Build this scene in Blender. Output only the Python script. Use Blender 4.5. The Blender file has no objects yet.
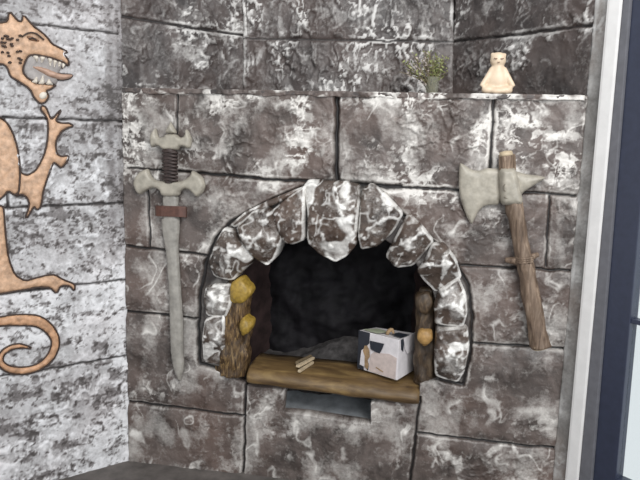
import bpy, bmesh, math, random
import numpy as np
from mathutils import Vector, Matrix

# ------------------------------------------------------------------ camera
FPX, PITCH, ROLL, YAW = 638.9, math.radians(8.951), math.radians(1.607), math.radians(-9.254)
_f = np.array([math.sin(YAW)*math.cos(PITCH), math.cos(YAW)*math.cos(PITCH), -math.sin(PITCH)])
_r0 = np.array([math.cos(YAW), -math.sin(YAW), 0.0]); _u0 = np.cross(_r0, _f)
CR = math.cos(ROLL)*_r0 + math.sin(ROLL)*_u0
CU = -math.sin(ROLL)*_r0 + math.cos(ROLL)*_u0
CF = _f
def ray(px, py): return CR*(px-320)/FPX + CU*(240-py)/FPX + CF
ZC = 1.40
_d = ray(128, 460)
DIST = ZC*_d[1]/(-_d[2])
CAM = np.array([0.0, -DIST, ZC])

scene = bpy.context.scene
COL = scene.collection
cd = bpy.data.cameras.new('camera'); cam = bpy.data.objects.new('camera', cd); COL.objects.link(cam)
cd.sensor_width = 36.0; cd.sensor_fit = 'HORIZONTAL'; cd.lens = FPX/640*36.0; cd.clip_start = .02
M = Matrix(((CR[0], CU[0], -CF[0], CAM[0]), (CR[1], CU[1], -CF[1], CAM[1]), (CR[2], CU[2], -CF[2], CAM[2]), (0, 0, 0, 1)))
cam.matrix_world = M
scene.camera = cam

# ------------------------------------------------------------------ world, lamps, exposure
w = bpy.data.worlds.new('daylight'); scene.world = w; w.use_nodes = True
bg = w.node_tree.nodes['Background']; bg.inputs[0].default_value = (.93, .97, 1.0, 1); bg.inputs[1].default_value = 0.92
def area(name, loc, target, size, sizey, energy, col):
    l = bpy.data.lights.new(name, 'AREA'); l.shape = 'RECTANGLE'; l.size = size; l.size_y = sizey; l.energy = energy; l.color = col
    o = bpy.data.objects.new(name, l); COL.objects.link(o); o.location = loc
    o.rotation_euler = (Vector(target)-Vector(loc)).to_track_quat('-Z', 'Y').to_euler(); return o
area('overhead_fill_lamp', (.9, -2.6, 3.2), (0, 0, 1.0), 1.6, 1.0, 68, (1, .98, .95))  # added lamp overhead, gives the flat daylight direction; no skylight is built
area('room_fill_lamp', (2.5, -4.3, 2.0), (0, 0, 1.1), 1.6, 1.6, 75, (.95, .98, 1))  # added lamp in the open room, away from the window, for directional light
vs = scene.view_settings
vs.view_transform = 'Standard'; vs.look = 'None'; vs.gamma = 1; vs.use_curve_mapping = False; vs.exposure = 0.0

# ------------------------------------------------------------------ tagging
def tag(o, label=None, cat=None, group=None, kind=None):
    if label: o['label'] = label
    if cat: o['category'] = cat
    if group: o['group'] = group
    if kind: o['kind'] = kind
    return o
def empty(name, loc, label, cat, group=None):
    o = bpy.data.objects.new(name, None); COL.objects.link(o); o.location = loc; o.empty_display_size = .05
    return tag(o, label, cat, group)
def link(o, parent=None):
    COL.objects.link(o)
    if parent is not None:
        o.parent = parent
        bpy.context.view_layer.update()
        o.matrix_parent_inverse = parent.matrix_world.inverted()
    return o

# ------------------------------------------------------------------ frames
S = 2**-.5
class Frame:
    def __init__(s, o, ux, n):
        s.o = np.array(o, float); s.ux = np.array(ux, float); s.n = np.array(n, float); s.uz = np.array([0, 0, 1.0])
    def P(s, u, v, h=0):
        u = np.asarray(u, float)[..., None]; v = np.asarray(v, float)[..., None]; h = np.asarray(h, float)[..., None]
        return s.o + u*s.ux + v*s.uz + h*s.n
    def uv(s, px, py, h=0):
        d = ray(px, py); o = s.o + h*s.n
        t = np.dot(o-CAM, s.n)/np.dot(d, s.n)
        q = CAM + t*d - s.o
        return np.array([np.dot(q, s.ux), q[2]])
    def poly(s, pts, h=0): return np.array([s.uv(a, b, h) for a, b in pts])
FRONT = Frame((0, 0, 0), (1, 0, 0), (0, -1, 0))
XL = FRONT.uv(126.5, 300)[0]; XR = FRONT.uv(572, 260)[0]
LEFT = Frame((XL, 0, 0), (S, S, 0), (S, -S, 0))
RIGHT = Frame((XR, 0, 0), (S, -S, 0), (-S, -S, 0))
PXM = float(FRONT.uv(351, 240)[0]-FRONT.uv(350, 240)[0])       # metres per pixel about the middle of the wall
ZLEDGE = float(FRONT.uv(337, 92)[1])

# ------------------------------------------------------------------ noise
def _hash(ix, iy, seed):
    n = (ix.astype(np.int64)*374761393 + iy.astype(np.int64)*668265263 + seed*144665) & 0xffffffff
    n = ((n ^ (n >> 13))*1274126177) & 0xffffffff
    n = ((n ^ (n >> 16))*2246822519) & 0xffffffff
    return ((n ^ (n >> 15)) & 0xffff)/65536.0
def perlin(x, y, seed=0):
    ix = np.floor(x); iy = np.floor(y); fx = x-ix; fy = y-iy
    def g(ox, oy):
        a = _hash(ix+ox, iy+oy, seed)*2*np.pi
        return np.cos(a)*(fx-ox)+np.sin(a)*(fy-oy)
    sx = fx*fx*fx*(fx*(fx*6-15)+10); sy = fy*fy*fy*(fy*(fy*6-15)+10)
    a = g(0, 0)*(1-sx)+g(1, 0)*sx; b = g(0, 1)*(1-sx)+g(1, 1)*sx
    return (a*(1-sy)+b*sy)*1.5
def fbm(x, y, seed=0, oct=4, gain=.5):
    s = 0; a = 1; t = 0
    for k in range(oct):
        s = s + a*perlin(x, y, seed+k*17); t += a; a *= gain; x = x*2.03+3.1; y = y*2.03+7.7
    return s/t*1.4
def sst(a, b, x):
    t = np.clip((x-a)/(b-a), 0, 1); return t*t*(3-2*t)
def blur(a, r):
    r = max(1, int(r)); k = np.ones(2*r+1)/(2*r+1)
    for _ in range(2):
        for ax in (0, 1):
            p = np.pad(a, [(r, r) if i == ax else (0, 0) for i in (0, 1)], mode='edge')
            c = np.cumsum(np.insert(p, 0, 0, axis=ax), axis=ax)
            a = (np.take(c, range(2*r+1, c.shape[ax]), axis=ax)-np.take(c, range(0, c.shape[ax]-2*r-1), axis=ax))/(2*r+1)
    return a
def pip(x, y, poly):
    ins = np.zeros(x.shape, bool); n = len(poly)
    for i in range(n):
        x0, y0 = poly[i]; x1, y1 = poly[(i+1) % n]
        if y0 == y1: continue
        c = (y0 > y) != (y1 > y)
        ins ^= c & (x < (x1-x0)*(y-y0)/(y1-y0)+x0)
    return ins
def nearest(x, y, segs):
    bd = np.full(x.shape, 1e9); bx = x.copy(); by = y.copy()
    for (x0, y0), (x1, y1) in segs:
        dx = x1-x0; dy = y1-y0; l = dx*dx+dy*dy+1e-12
        t = np.clip(((x-x0)*dx+(y-y0)*dy)/l, 0, 1); qx = x0+t*dx; qy = y0+t*dy
        d = np.hypot(x-qx, y-qy); m = d < bd
        bd = np.where(m, d, bd); bx = np.where(m, qx, bx); by = np.where(m, qy, by)
    return bd, bx, by
def smooth_poly(p, it=1, cut=.2):
    p = np.array(p, float)
    for _ in range(it):
        q = np.roll(p, -1, 0); p = np.stack([p*(1-cut)+q*cut, p*cut+q*(1-cut)], 1).reshape(-1, 2)
    return p

def build(name, verts, quads, mat, parent=None, attrs=None, tris=None, smooth=True):
    me = bpy.data.meshes.new(name)
    faces = quads
    me.vertices.add(len(verts)); me.vertices.foreach_set('co', np.asarray(verts, np.float32).ravel())
    nq = len(quads); nt = 0 if tris is None else len(tris)
    me.loops.add(nq*4+nt*3)
    li = np.asarray(quads, np.int32).ravel()
    if nt: li = np.concatenate([li, np.asarray(tris, np.int32).ravel()])
    me.loops.foreach_set('vertex_index', li)
    me.polygons.add(nq+nt)
    st = np.arange(nq)*4
    if nt: st = np.concatenate([st, nq*4+np.arange(nt)*3])
    me.polygons.foreach_set('loop_start', st.astype(np.int32))
    me.update(calc_edges=True); me.validate()
    me.polygons.foreach_set('use_smooth', np.full(len(me.polygons), smooth))
    if attrs:
        for k, a in attrs.items():
            at = me.attributes.new(k, 'FLOAT', 'POINT'); at.data.foreach_set('value', np.asarray(a, np.float32))
    me.materials.append(mat)
    o = bpy.data.objects.new(name, me); return link(o, parent)

def relief(name, fr, rect, res, hfun, mat, parent=None, outer=None, holes=(), skirt=None, back=False, paint=None, groove=None, fill=None):
    """A carved surface: a fine grid on a wall frame, cut to an outline, raised by hfun(U, V, D)."""
    u0, u1, v0, v1 = rect
    nu = max(2, int(round((u1-u0)/res))); nv = max(2, int(round((v1-v0)/res)))
    U, V = np.meshgrid(np.linspace(u0, u1, nu+1), np.linspace(v0, v1, nv+1), indexing='ij')
    cu = (U[:-1, :-1]+U[1:, 1:])/2; cv = (V[:-1, :-1]+V[1:, 1:])/2
    keep = np.ones(cu.shape, bool); segs = []
    if outer is not None:
        keep &= pip(cu, cv, outer); segs += [(outer[i], outer[(i+1) % len(outer)]) for i in range(len(outer))]
    for h in holes:
        keep &= ~pip(cu, cv, h); segs += [(h[i], h[(i+1) % len(h)]) for i in range(len(h))]
    cnt = np.zeros(U.shape, int)
    for a in (0, 1):
        for b in (0, 1): cnt[a:nu+a, b:nv+b] += keep
    used = cnt > 0
    border = used & (cnt < 4)
    rim = np.zeros(U.shape, bool); rim[0] = rim[-1] = True; rim[:, 0] = rim[:, -1] = True
    D = np.full(U.shape, 9.0)
    if segs:
        if outer is None: snap = border & ~rim
        else: snap = border
        D, qx, qy = nearest(U, V, segs)
        U = np.where(snap, qx, U); V = np.where(snap, qy, V); D = np.where(snap, 0, D); D = np.where(used, D, 0)
    h = hfun(U, V, D)
    hc = h if fill is None else np.where(used, h, fill)
    P = paint(hc, U, V, D) if paint else np.zeros(U.shape)
    G = groove(U, V, D) if groove else np.zeros(U.shape)
    idx = -np.ones(U.shape, int); idx[used] = np.arange(used.sum())
    verts = fr.P(U[used], V[used], h[used]); pa = P[used]; ga = G[used]
    I, J = np.nonzero(keep)
    q = np.stack([idx[I, J], idx[I+1, J], idx[I+1, J+1], idx[I, J+1]], 1)
    if skirt is not None:
        n0 = len(verts)
        e = np.concatenate([q[:, [0, 1]], q[:, [1, 2]], q[:, [2, 3]], q[:, [3, 0]]])
        key = np.sort(e, 1); _, first, c = np.unique(key[:, 0]*10000000+key[:, 1], return_index=True, return_counts=True)
        be = e[first[c == 1]]
        if back:
            v2 = fr.P(U[used], V[used], np.full(used.sum(), skirt)); off = n0
            verts = np.concatenate([verts, v2]); pa = np.concatenate([pa, pa*0]); ga = np.concatenate([ga, ga])
            sq = np.stack([be[:, 1], be[:, 0], be[:, 0]+off, be[:, 1]+off], 1)
            q = np.concatenate([q, sq, q[:, ::-1]+off])
        else:
            bv = np.unique(be); mp = -np.ones(n0, int); mp[bv] = n0+np.arange(len(bv))
            ub = U[used][bv]; vb = V[used][bv]
            verts = np.concatenate([verts, fr.P(ub, vb, np.full(len(bv), skirt))]); pa = np.concatenate([pa, pa[bv]*.3]); ga = np.concatenate([ga, ga[bv]])
            q = np.concatenate([q, np.stack([be[:, 1], be[:, 0], mp[be[:, 0]], mp[be[:, 1]]], 1)])
    return build(name, verts, q, mat, parent, {'paint': np.clip(pa, 0, 1), 'groove': np.clip(ga, 0, 1)})

def tube(name, pts, radii, mat, parent=None, sides=16, sub=1, rough=0., freq=30., seed=0, squash=None, ridge=0.):
    """Swept tube through world points with given radii; closed rounded caps; optional lumpy surface."""
    pts = np.array(pts, float); radii = np.array(radii, float)
    if sub > 1:
        n = len(pts); t = np.linspace(0, n-1, (n-1)*sub+1); new = []
        for s_ in t:
            i = min(int(s_), n-2); f = s_-i
            p0 = pts[max(i-1, 0)]; p1 = pts[i]; p2 = pts[i+1]; p3 = pts[min(i+2, n-1)]
            new.append(.5*((2*p1)+(-p0+p2)*f+(2*p0-5*p1+4*p2-p3)*f*f+(-p0+3*p1-3*p2+p3)*f**3))
        radii = np.interp(t, np.arange(n), radii); pts = np.array(new)
    n = len(pts); T = np.gradient(pts, axis=0); T /= np.linalg.norm(T, axis=1)[:, None]
    ref = np.array([0.13, -1, 0.07]) if abs(T[0][1]) < .8 else np.array([1.0, 0, .1])
    A = np.cross(T, ref); A /= np.linalg.norm(A, axis=1)[:, None]; B = np.cross(T, A)
    th = np.linspace(0, 2*np.pi, sides, endpoint=False)
    L = np.concatenate([[0], np.cumsum(np.linalg.norm(np.diff(pts, axis=0), axis=1))])
    R = np.repeat(radii[:, None], sides, 1)
    if rough or ridge:
        x = np.cos(th)[None, :]*1.0+L[:, None]*0; y = np.sin(th)[None, :]+L[:, None]*0
        R = R*(1+rough*fbm(x*2.3+L[:, None]*freq*.35+seed, y*2.3+L[:, None]*freq*.2, seed, 3))
        R = R*(1+ridge*np.abs(fbm(th[None, :]*1.9+.8*L[:, None], L[:, None]*freq*.3, seed+5, 2)))
    V = pts[:, None, :]+R[:, :, None]*(np.cos(th)[None, :, None]*A[:, None, :]+np.sin(th)[None, :, None]*B[:, None, :])
    V = V.reshape(-1, 3)
    i = np.repeat(np.arange(n-1), sides); j = np.tile(np.arange(sides), n-1); k = (j+1) % sides
    q = np.stack([i*sides+j, i*sides+k, (i+1)*sides+k, (i+1)*sides+j], 1)
    c0 = len(V); V = np.concatenate([V, [pts[0]-T[0]*radii[0]*.15, pts[-1]+T[-1]*radii[-1]*.15]])
    j = np.arange(sides); k = (j+1) % sides
    tr = np.concatenate([np.stack([k, j, np.full(sides, c0)], 1), np.stack([(n-1)*sides+j, (n-1)*sides+k, np.full(sides, c0+1)], 1)])
    o = build(name, V, q, mat, parent, None, tr)
    return o

def bm_obj(name, bm, mat, parent=None, smooth=False, bevel=0):
    bmesh.ops.recalc_face_normals(bm, faces=bm.faces)
    if bevel: bmesh.ops.bevel(bm, geom=list(bm.edges), offset=bevel, segments=2, affect='EDGES', profile=.7)
    me = bpy.data.meshes.new(name); bm.to_mesh(me); bm.free(); me.materials.append(mat)
    for p in me.polygons: p.use_smooth = smooth
    return link(bpy.data.objects.new(name, me), parent)
def prism_bm(fr, pts, h0, h1):
    """Polygon (frame uv) extruded between two heights off the frame."""
    bm = bmesh.new()
    a = [bm.verts.new(fr.P(u, v, h0)) for u, v in pts]; b = [bm.verts.new(fr.P(u, v, h1)) for u, v in pts]
    bm.faces.new(a[::-1]); bm.faces.new(b); n = len(a)
    for i in range(n): bm.faces.new((a[i], a[(i+1) % n], b[(i+1) % n], b[i]))
    return bm
def hex_bm(c8):
    bm = bmesh.new(); v = [bm.verts.new(c) for c in c8]
    for f in ((0, 3, 2, 1), (4, 5, 6, 7), (0, 1, 5, 4), (1, 2, 6, 5), (2, 3, 7, 6), (3, 0, 4, 7)): bm.faces.new([v[i] for i in f])
    return bm

# ------------------------------------------------------------------ materials
def newmat(name):
    m = bpy.data.materials.new(name); m.use_nodes = True; nt = m.node_tree
    return m, nt, nt.nodes['Principled BSDF']
def N(nt, t, **kw):
    n = nt.nodes.new(t)
    for k, v in kw.items():
        if k.startswith('_'): setattr(n, k[1:], v)
        else: n.inputs[k].default_value = v
    return n
def mixc(nt, fac, a, b, mode='MIX'):
    n = nt.nodes.new('ShaderNodeMix'); n.data_type = 'RGBA'; n.blend_type = mode
    for sock, v in ((n.inputs[0], fac), (n.inputs[6], a), (n.inputs[7], b)):
        if hasattr(v, 'is_linked'): nt.links.new(v, sock)
        elif isinstance(v, (int, float)): sock.default_value = v
        else: sock.default_value = (*v, 1)
    return n.outputs[2]
def ramp(nt, src, stops):
    n = nt.nodes.new('ShaderNodeValToRGB'); nt.links.new(src, n.inputs[0])
    e = n.color_ramp.elements
    while len(e) < len(stops): e.new(.5)
    for el, (p, c) in zip(e, stops):
        el.position = p; el.color = (*c, 1) if isinstance(c, tuple) else (c, c, c, 1)
    return n.outputs[0]
def noise(nt, scale, detail=4, rough=.55, vec=None, dist=0.):
    n = N(nt, 'ShaderNodeTexNoise', Scale=scale, Detail=detail, Roughness=rough, Distortion=dist)
    if vec is not None: nt.links.new(vec, n.inputs['Vector'])
    return n.outputs[0]
def objco(nt, scale=(1, 1, 1)):
    t = nt.nodes.new('ShaderNodeTexCoord'); mp = nt.nodes.new('ShaderNodeMapping'); mp.inputs['Scale'].default_value = scale
    nt.links.new(t.outputs['Object'], mp.inputs[0]); return mp.outputs[0]
def bump(nt, bs, src, strength, dist):
    b = N(nt, 'ShaderNodeBump', Strength=strength, Distance=dist); nt.links.new(src, b.inputs['Height']); nt.links.new(b.outputs[0], bs.inputs['Normal'])

def stone_mat(name, dark, mid, light, joint, rough=.45, spec=.5):
    m, nt, bs = newmat(name); co = objco(nt)
    big = ramp(nt, noise(nt, 9, 6, .65, co, .6), [(.38, 0.), (.60, 1.)])
    base = mixc(nt, big, dark, mid)
    warm = ramp(nt, noise(nt, 3.1, 3, .5, co), [(.45, 0.), (.7, .55)])
    base = mixc(nt, warm, base, (mid[0]*1.12, mid[1]*.9, mid[2]*.8))
    at = N(nt, 'ShaderNodeAttribute', _attribute_name='paint')
    fine = noise(nt, 95, 4, .65, co)
    mt = N(nt, 'ShaderNodeMath', _operation='MULTIPLY_ADD'); nt.links.new(fine, mt.inputs[0]); mt.inputs[1].default_value = .5; mt.inputs[2].default_value = -.25
    ad = N(nt, 'ShaderNodeMath', _operation='ADD'); nt.links.new(at.outputs['Fac'], ad.inputs[0]); nt.links.new(mt.outputs[0], ad.inputs[1])
    pm = ramp(nt, ad.outputs[0], [(.06, 0.), (.85, 1.)])
    c = mixc(nt, pm, base, light)
    g = N(nt, 'ShaderNodeAttribute', _attribute_name='groove')
    c = mixc(nt, g.outputs['Fac'], c, joint)
    nt.links.new(c, bs.inputs['Base Color'])
    bs.inputs['Roughness'].default_value = rough; bs.inputs['Specular IOR Level'].default_value = spec
    bump(nt, bs, noise(nt, 130, 5, .6, co), .35, .004)
    return m
def plain(name, col, rough=.5, nscale=40, var=.25, bumpd=.0015, spec=.5, metal=0., scale=(1, 1, 1)):
    m, nt, bs = newmat(name); co = objco(nt, scale)
    n = noise(nt, nscale, 5, .6, co)
    c = mixc(nt, ramp(nt, n, [(.3, 0.), (.7, 1.)]), tuple(x*(1-var) for x in col), tuple(min(1, x*(1+var)) for x in col))
    nt.links.new(c, bs.inputs['Base Color']); bs.inputs['Roughness'].default_value = rough
    bs.inputs['Specular IOR Level'].default_value = spec; bs.inputs['Metallic'].default_value = metal
    if bumpd: bump(nt, bs, n, .5, bumpd)
    return m
def wood_mat(name, c0, c1, c2, scale=(3, 30, 30), rough=.5, bumpd=.003):
    m, nt, bs = newmat(name); co = objco(nt, scale)
    n = noise(nt, 1.0, 6, .65, co, .6)
    c = ramp(nt, n, [(.32, c0), (.5, c1), (.68, c2)])
    c = mixc(nt, ramp(nt, noise(nt, 9, 3, .5, objco(nt)), [(.4, 0.), (.7, .6)]), c, c0)
    nt.links.new(c, bs.inputs['Base Color']); bs.inputs['Roughness'].default_value = rough
    bump(nt, bs, n, .6, bumpd); return m

JOINT = (.012, .010, .010)
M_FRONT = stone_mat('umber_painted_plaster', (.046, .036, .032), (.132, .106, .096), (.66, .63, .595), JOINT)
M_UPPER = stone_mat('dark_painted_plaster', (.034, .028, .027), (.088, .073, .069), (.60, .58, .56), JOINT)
M_LEFT = stone_mat('pale_painted_plaster', (.30, .285, .285), (.46, .445, .45), (.74, .735, .745), (.02, .017, .017), .55)
M_STONE = stone_mat('varnished_arch_stone', (.026, .020, .017), (.105, .080, .066), (.80, .78, .75), JOINT, .24)
M_STRIP = stone_mat('grey_cement_plaster', (.17, .16, .152), (.27, .26, .25), (.52, .51, .50), JOINT, .8, .2)
M_SOOT = plain('soot_black', (.010, .009, .011), .7, 14, .6, .01, .25)
M_SOOTB = plain('sooty_brown_brick', (.036, .022, .021), .65, 12, .6, .012, .3)
M_ASH = plain('grey_ash', (.085, .08, .08), .9, 30, .5, .01, .1)
M_NICHE = plain('grey_niche_cement', (.17, .18, .19), .8, 18, .3, .004, .2)
M_PLANK = wood_mat('varnished_ochre_wood', (.060, .034, .015), (.150, .092, .038), (.27, .18, .072), (5, 22, 22), .5)
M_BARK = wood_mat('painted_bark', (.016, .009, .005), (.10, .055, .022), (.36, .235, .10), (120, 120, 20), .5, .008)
M_BARKD = wood_mat('dark_bark', (.018, .012, .008), (.06, .038, .022), (.14, .095, .055), (48, 48, 16), .5, .008)  # darker bark for the right post and its upper knot
M_KNOT = plain('yellow_ochre_knot', (.31, .20, .036), .45, 60, .35, .003)
M_BLADE = plain('dull_cream_silver_paint', (.345, .315, .262), .42, 34, .22, .0012, .5)
M_BLADE2 = plain('grey_silver_paint', (.29, .272, .245), .42, 30, .24, .001, .5)
M_GRIP = plain('dark_brown_cord', (.045, .030, .027), .55, 60, .3)
M_LEATHER = plain('red_brown_leather', (.095, .040, .028), .5, 60, .35)
M_HANDLE = wood_mat('rough_brown_branch', (.075, .048, .032), (.19, .130, .090), (.36, .27, .20), (70, 70, 9), .6, .004)
M_PALEWOOD = plain('pale_cut_wood', (.50, .40, .27), .6, 60, .2)
M_TAN = plain('terracotta_orange_paint', (.53, .335, .215), .5, 45, .35, .002)
M_TAIL = plain('deeper_orange_paint', (.50, .285, .165), .5, 45, .35, .002)
M_LINE = plain('dark_brown_line_paint', (.045, .025, .018), .6, 60, .3)
M_TOOTH = plain('off_white_tooth_paint', (.66, .60, .52), .5, 60, .1)
M_MOUTH = plain('grey_mouth_paint', (.30, .275, .265), .6, 40, .3)
M_TONGUE = plain('dull_pink_tongue', (.42, .27, .20), .5, 50, .2)
M_FIG = plain('beige_ceramic', (.66, .52, .38), .4, 25, .1, .0008)
M_FIGLINE = plain('brown_painted_feature', (.20, .11, .07), .5, 40, .1)
M_CARD = plain('white_cardboard', (.68, .645, .66), .6, 35, .10, .0006)
M_CARDP = plain('pinkish_scuffed_cardboard', (.55, .46, .43), .7, 45, .14, .0006)
M_CARDK = plain('navy_black_print_and_gap_shade', (.022, .026, .036), .4, 30, .2, 0)  # box print, also the black that paints shade into the two gaps
M_CARDB = plain('torn_brown_cardboard', (.30, .20, .11), .8, 50, .4, .001)
M_CARDG = plain('pale_green_print', (.42, .45, .33), .5, 50, .15, 0)
M_WHITE = plain('white_trim_paint', (.74, .725, .715), .45, 20, .05, .0006)
M_FRAMEG = plain('slate_grey_frame_edge', (.125, .125, .14), .45, 40, .12, .0005)
M_FRAMEN = plain('navy_window_frame', (.030, .036, .062), .35, 40, .12, .0004)
M_FLOOR = plain('dark_floor_cement', (.105, .092, .085), .7, 14, .35, .004)
M_LEAF = plain('olive_leaf', (.24, .26, .10), .6, 60, .4, 0)
M_LEAF2 = plain('dry_pink_grey_leaf', (.42, .36, .32), .7, 60, .3, 0)
M_STEM = plain('dry_stem', (.16, .13, .07), .7, 60, .2, 0)
def glass_mat(name, tint, gloss):
    m = bpy.data.materials.new(name); m.use_nodes = True; nt = m.node_tree; nt.nodes.clear()
    out = nt.nodes.new('ShaderNodeOutputMaterial'); mx = nt.nodes.new('ShaderNodeMixShader')
    t = nt.nodes.new('ShaderNodeBsdfTransparent'); t.inputs[0].default_value = (*tint, 1)
    g = nt.nodes.new('ShaderNodeBsdfGlossy'); g.inputs['Roughness'].default_value = .05
    mx.inputs[0].default_value = gloss
    nt.links.new(t.outputs[0], mx.inputs[1]); nt.links.new(g.outputs[0], mx.inputs[2])
    nt.links.new(mx.outputs[0], out.inputs[0]); return m
M_GLASS = glass_mat('window_glass', (.97, .99, .99), .07)
M_JAR = bpy.data.materials.new('frosted_jar_glass'); M_JAR.use_nodes = True
def _jar(nt):
    nt.nodes.clear(); out = nt.nodes.new('ShaderNodeOutputMaterial'); a = nt.nodes.new('ShaderNodeMixShader'); a.inputs[0].default_value = .30
    t = nt.nodes.new('ShaderNodeBsdfTransparent'); t.inputs[0].default_value = (.92, .94, .88, 1); d = nt.nodes.new('ShaderNodeBsdfPrincipled')
    d.inputs['Base Color'].default_value = (.50, .50, .42, 1); d.inputs['Roughness'].default_value = .2
    nt.links.new(t.outputs[0], a.inputs[1]); nt.links.new(d.outputs[0], a.inputs[2]); nt.links.new(a.outputs[0], out.inputs[0])
_jar(M_JAR.node_tree)

# ------------------------------------------------------------------ plaster relief
def plaster(seed, amp=1.0, fs=1.0, stretch=1.0, rug=None):
    def f(U, V, D=None):
        u = U*fs; v = V*fs*stretch
        wu = u+.035*fbm(u*8, v*8, seed+1, 2); wv = v+.035*fbm(u*8+9, v*8+4, seed+2, 2)
        a = fbm(wu*5.5, wv*5.5, seed+3, 3)
        b = fbm(wu*13, wv*13, seed+4, 4)
        c = fbm(u*42, v*42, seed+5, 3)
        k = .25+.75*sst(-.15, .35, fbm(u*3.7, v*3.7, seed+12, 3))
        if rug is not None: k = k*rug(U, V)
        pl = sst(.02, .13, b)*(.55+.45*sst(-.3, .4, c))
        rg = 1-np.abs(fbm(wu*9+5, wv*9, seed+6, 3))*3.2
        return amp*(.0060*a+k*(.0070*pl+.0024*c+.0040*np.clip(rg, 0, 1)**2))
    return f
def drybrush(seed, k=1.0, patch=.35, dens=None, wash=.22, streak=.0, mott=.42, ew=1.0, cmin=0.0):
    """White paint dragged over the relief: it stays on what stands proud, over a thin grey wash."""
    def f(h, U, V, D):
        hi = (h-blur(h, 2))/.0013; lo = (h-blur(h, 9))/.0048
        cover = sst(-.25, .5, fbm(U*4.6, V*4.6, seed+31, 3))
        cover = np.maximum(cover, cmin)
        if dens is not None: cover = cover*dens(U, V)
        p = ew*(.55*sst(.35, 1.3, hi)*(.15+.85*cover)+.30*sst(.3, 1.4, lo)*cover)
        q = fbm(U*9+.7*fbm(U*20, V*20, seed+8, 2), V*9, seed+33, 5, .6)
        p = p+patch*sst(.20, .27, q+.10*np.minimum(cover, 1))*(.12+.88*np.minimum(cover, 1.1))*(.65+.35*sst(-.3, .3, fbm(U*30, V*30, seed+45, 2)))
        p = p+wash*sst(-.25, .55, fbm(U*7, V*5, seed+35, 4))
        wl = 1-np.abs(fbm(U*7+.5*fbm(U*9, V*9, seed+41, 2), V*3.2, seed+42, 3))*9
        p = p+streak*np.clip(wl, 0, 1)*sst(.0, .3, fbm(U*8, V*8, seed+43, 2))
        mo = fbm(U*27+.5*fbm(U*40, V*40, seed+51, 2), V*24, seed+52, 4, .6)
        p = p+mott*(.9*sst(.10, .30, mo)*(.12+.88*np.minimum(cover, 1))-.40*sst(.10, .34, -mo)*(.3+.7*np.minimum(cover, 1)))
        return np.clip(k*p, 0, 1)
    return f
def joints(fr, lines, wob=3):
    """lines: (width_px, depth_m, [(px, py), ...])"""
    L = []
    for wd, dp, pts in lines:
        uv = [fr.uv(a, b) for a, b in pts]
        L.append((wd*PXM*.85, dp, [(uv[i], uv[i+1]) for i in range(len(uv)-1)]))
    def dist(U, V):
        wu = U+.004*fbm(U*18, V*18, 71, 2); wv = V+.004*fbm(U*18+7, V*18, 72, 2)
        cut = np.zeros(U.shape); dark = np.zeros(U.shape); soft = np.full(U.shape, 9.0)
        for wd, dp, segs in L:
            d, _, _ = nearest(wu, wv, segs)
            cut = np.maximum(cut, dp*(1-sst(.25*wd, 1.25*wd, d)))
            dark = np.maximum(dark, 1-sst(.35*wd, .80*wd, d))
            soft = np.minimum(soft, d)
        return cut, dark, soft
    return dist

# ------------------------------------------------------------------ the setting: front wall
FJ = [(3.6, .022, [(337, 94), (336, 182)]), (2.4, .012, [(494.5, 95), (491, 152), (489, 192)]),
      (1.6, .010, [(177.5, 92), (176.5, 130), (175, 172)]),
      (1.6, .008, [(127, 167.5), (160, 170)]), (2.6, .016, [(160, 170), (205, 173.5), (262, 179), (318, 182)]), (4.5, .022, [(318, 182.5), (400, 187)]),
      (2.4, .012, [(398, 187), (462, 190.5), (510, 192)]), (2.2, .011, [(505, 191.5), (540, 193), (575, 195.5)]),
      (1.8, .010, [(549.5, 195), (548, 232), (546, 266)]), (1.9, .010, [(147.5, 188), (150, 249)]),
      (2.3, .012, [(127, 246.5), (165, 250), (207, 256)]), (2.1, .012, [(127, 311.5), (165, 315), (200, 319)]),
      (2.0, .011, [(462, 265.5), (515, 268), (574, 271)]), (2.2, .012, [(470, 343.5), (520, 346), (570, 349)]),
      (2.2, .013, [(128, 401.5), (180, 408), (245, 416.5)]), (2.2, .012, [(246, 366), (244.5, 420), (243, 476)]),
      (2.2, .012, [(420, 398), (415, 440), (409, 492)]), (2.2, .012, [(418, 433.5), (480, 441), (556, 449)]),
      (4.2, .018, [(372, 184), (400, 213), (422, 233), (442, 252), (458, 266)]), (2.6, .014, [(458, 266), (468, 285), (472, 315), (471, 352), (463, 386), (440, 380)]),
      (3.2, .014, [(300, 188), (258, 207), (230, 222), (214, 240), (206, 262), (200, 290), (198, 330), (199, 364), (222, 370)])]
fj = joints(FRONT, FJ)
def rug_front(U, V): return .50+.60*sst(1.02, 1.25, V-.10*fbm(U*3, V*3, 77, 2)-.12*sst(-.1, -.5, U))
pf = plaster(3, 1.0, rug=rug_front)
def h_front(U, V, D):
    cut, dark, soft = fj(U, V)
    h = pf(U, V)*sst(0, .03, soft)+.006*sst(0, .05, soft)-cut
    return h
OPEN_PX = [(246, 386), (222, 372), (219, 345), (220, 315), (224, 292), (233, 268), (252, 250), (275, 230), (300, 222), (335, 222), (365, 226), (392, 244), (415, 262), (432, 288), (440, 315), (440, 345), (436, 380), (420, 384), (419, 403), (398, 402), (371, 398), (340, 395), (285, 389)]
ASH_PX = [(286, 391), (371, 402), (371, 424), (340, 419), (310, 415), (282, 412)]
OPEN = FRONT.poly([p for p in OPEN_PX]); ASHP = FRONT.poly(ASH_PX)
HOLE = FRONT.poly(OPEN_PX[:-4] + [(371, 402), (371, 424), (340, 419.5), (308, 414.5), (283, 412), (285, 389)])
ZTOP = 2.45
def dens_front(U, V):
    # the painter loaded the brush more on the upper course and left of the arch, less low down
    return np.clip(.30+.95*sst(1.05, 1.30, V-.1*sst(.0, -.5, U)), 0, 1.3)
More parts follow.
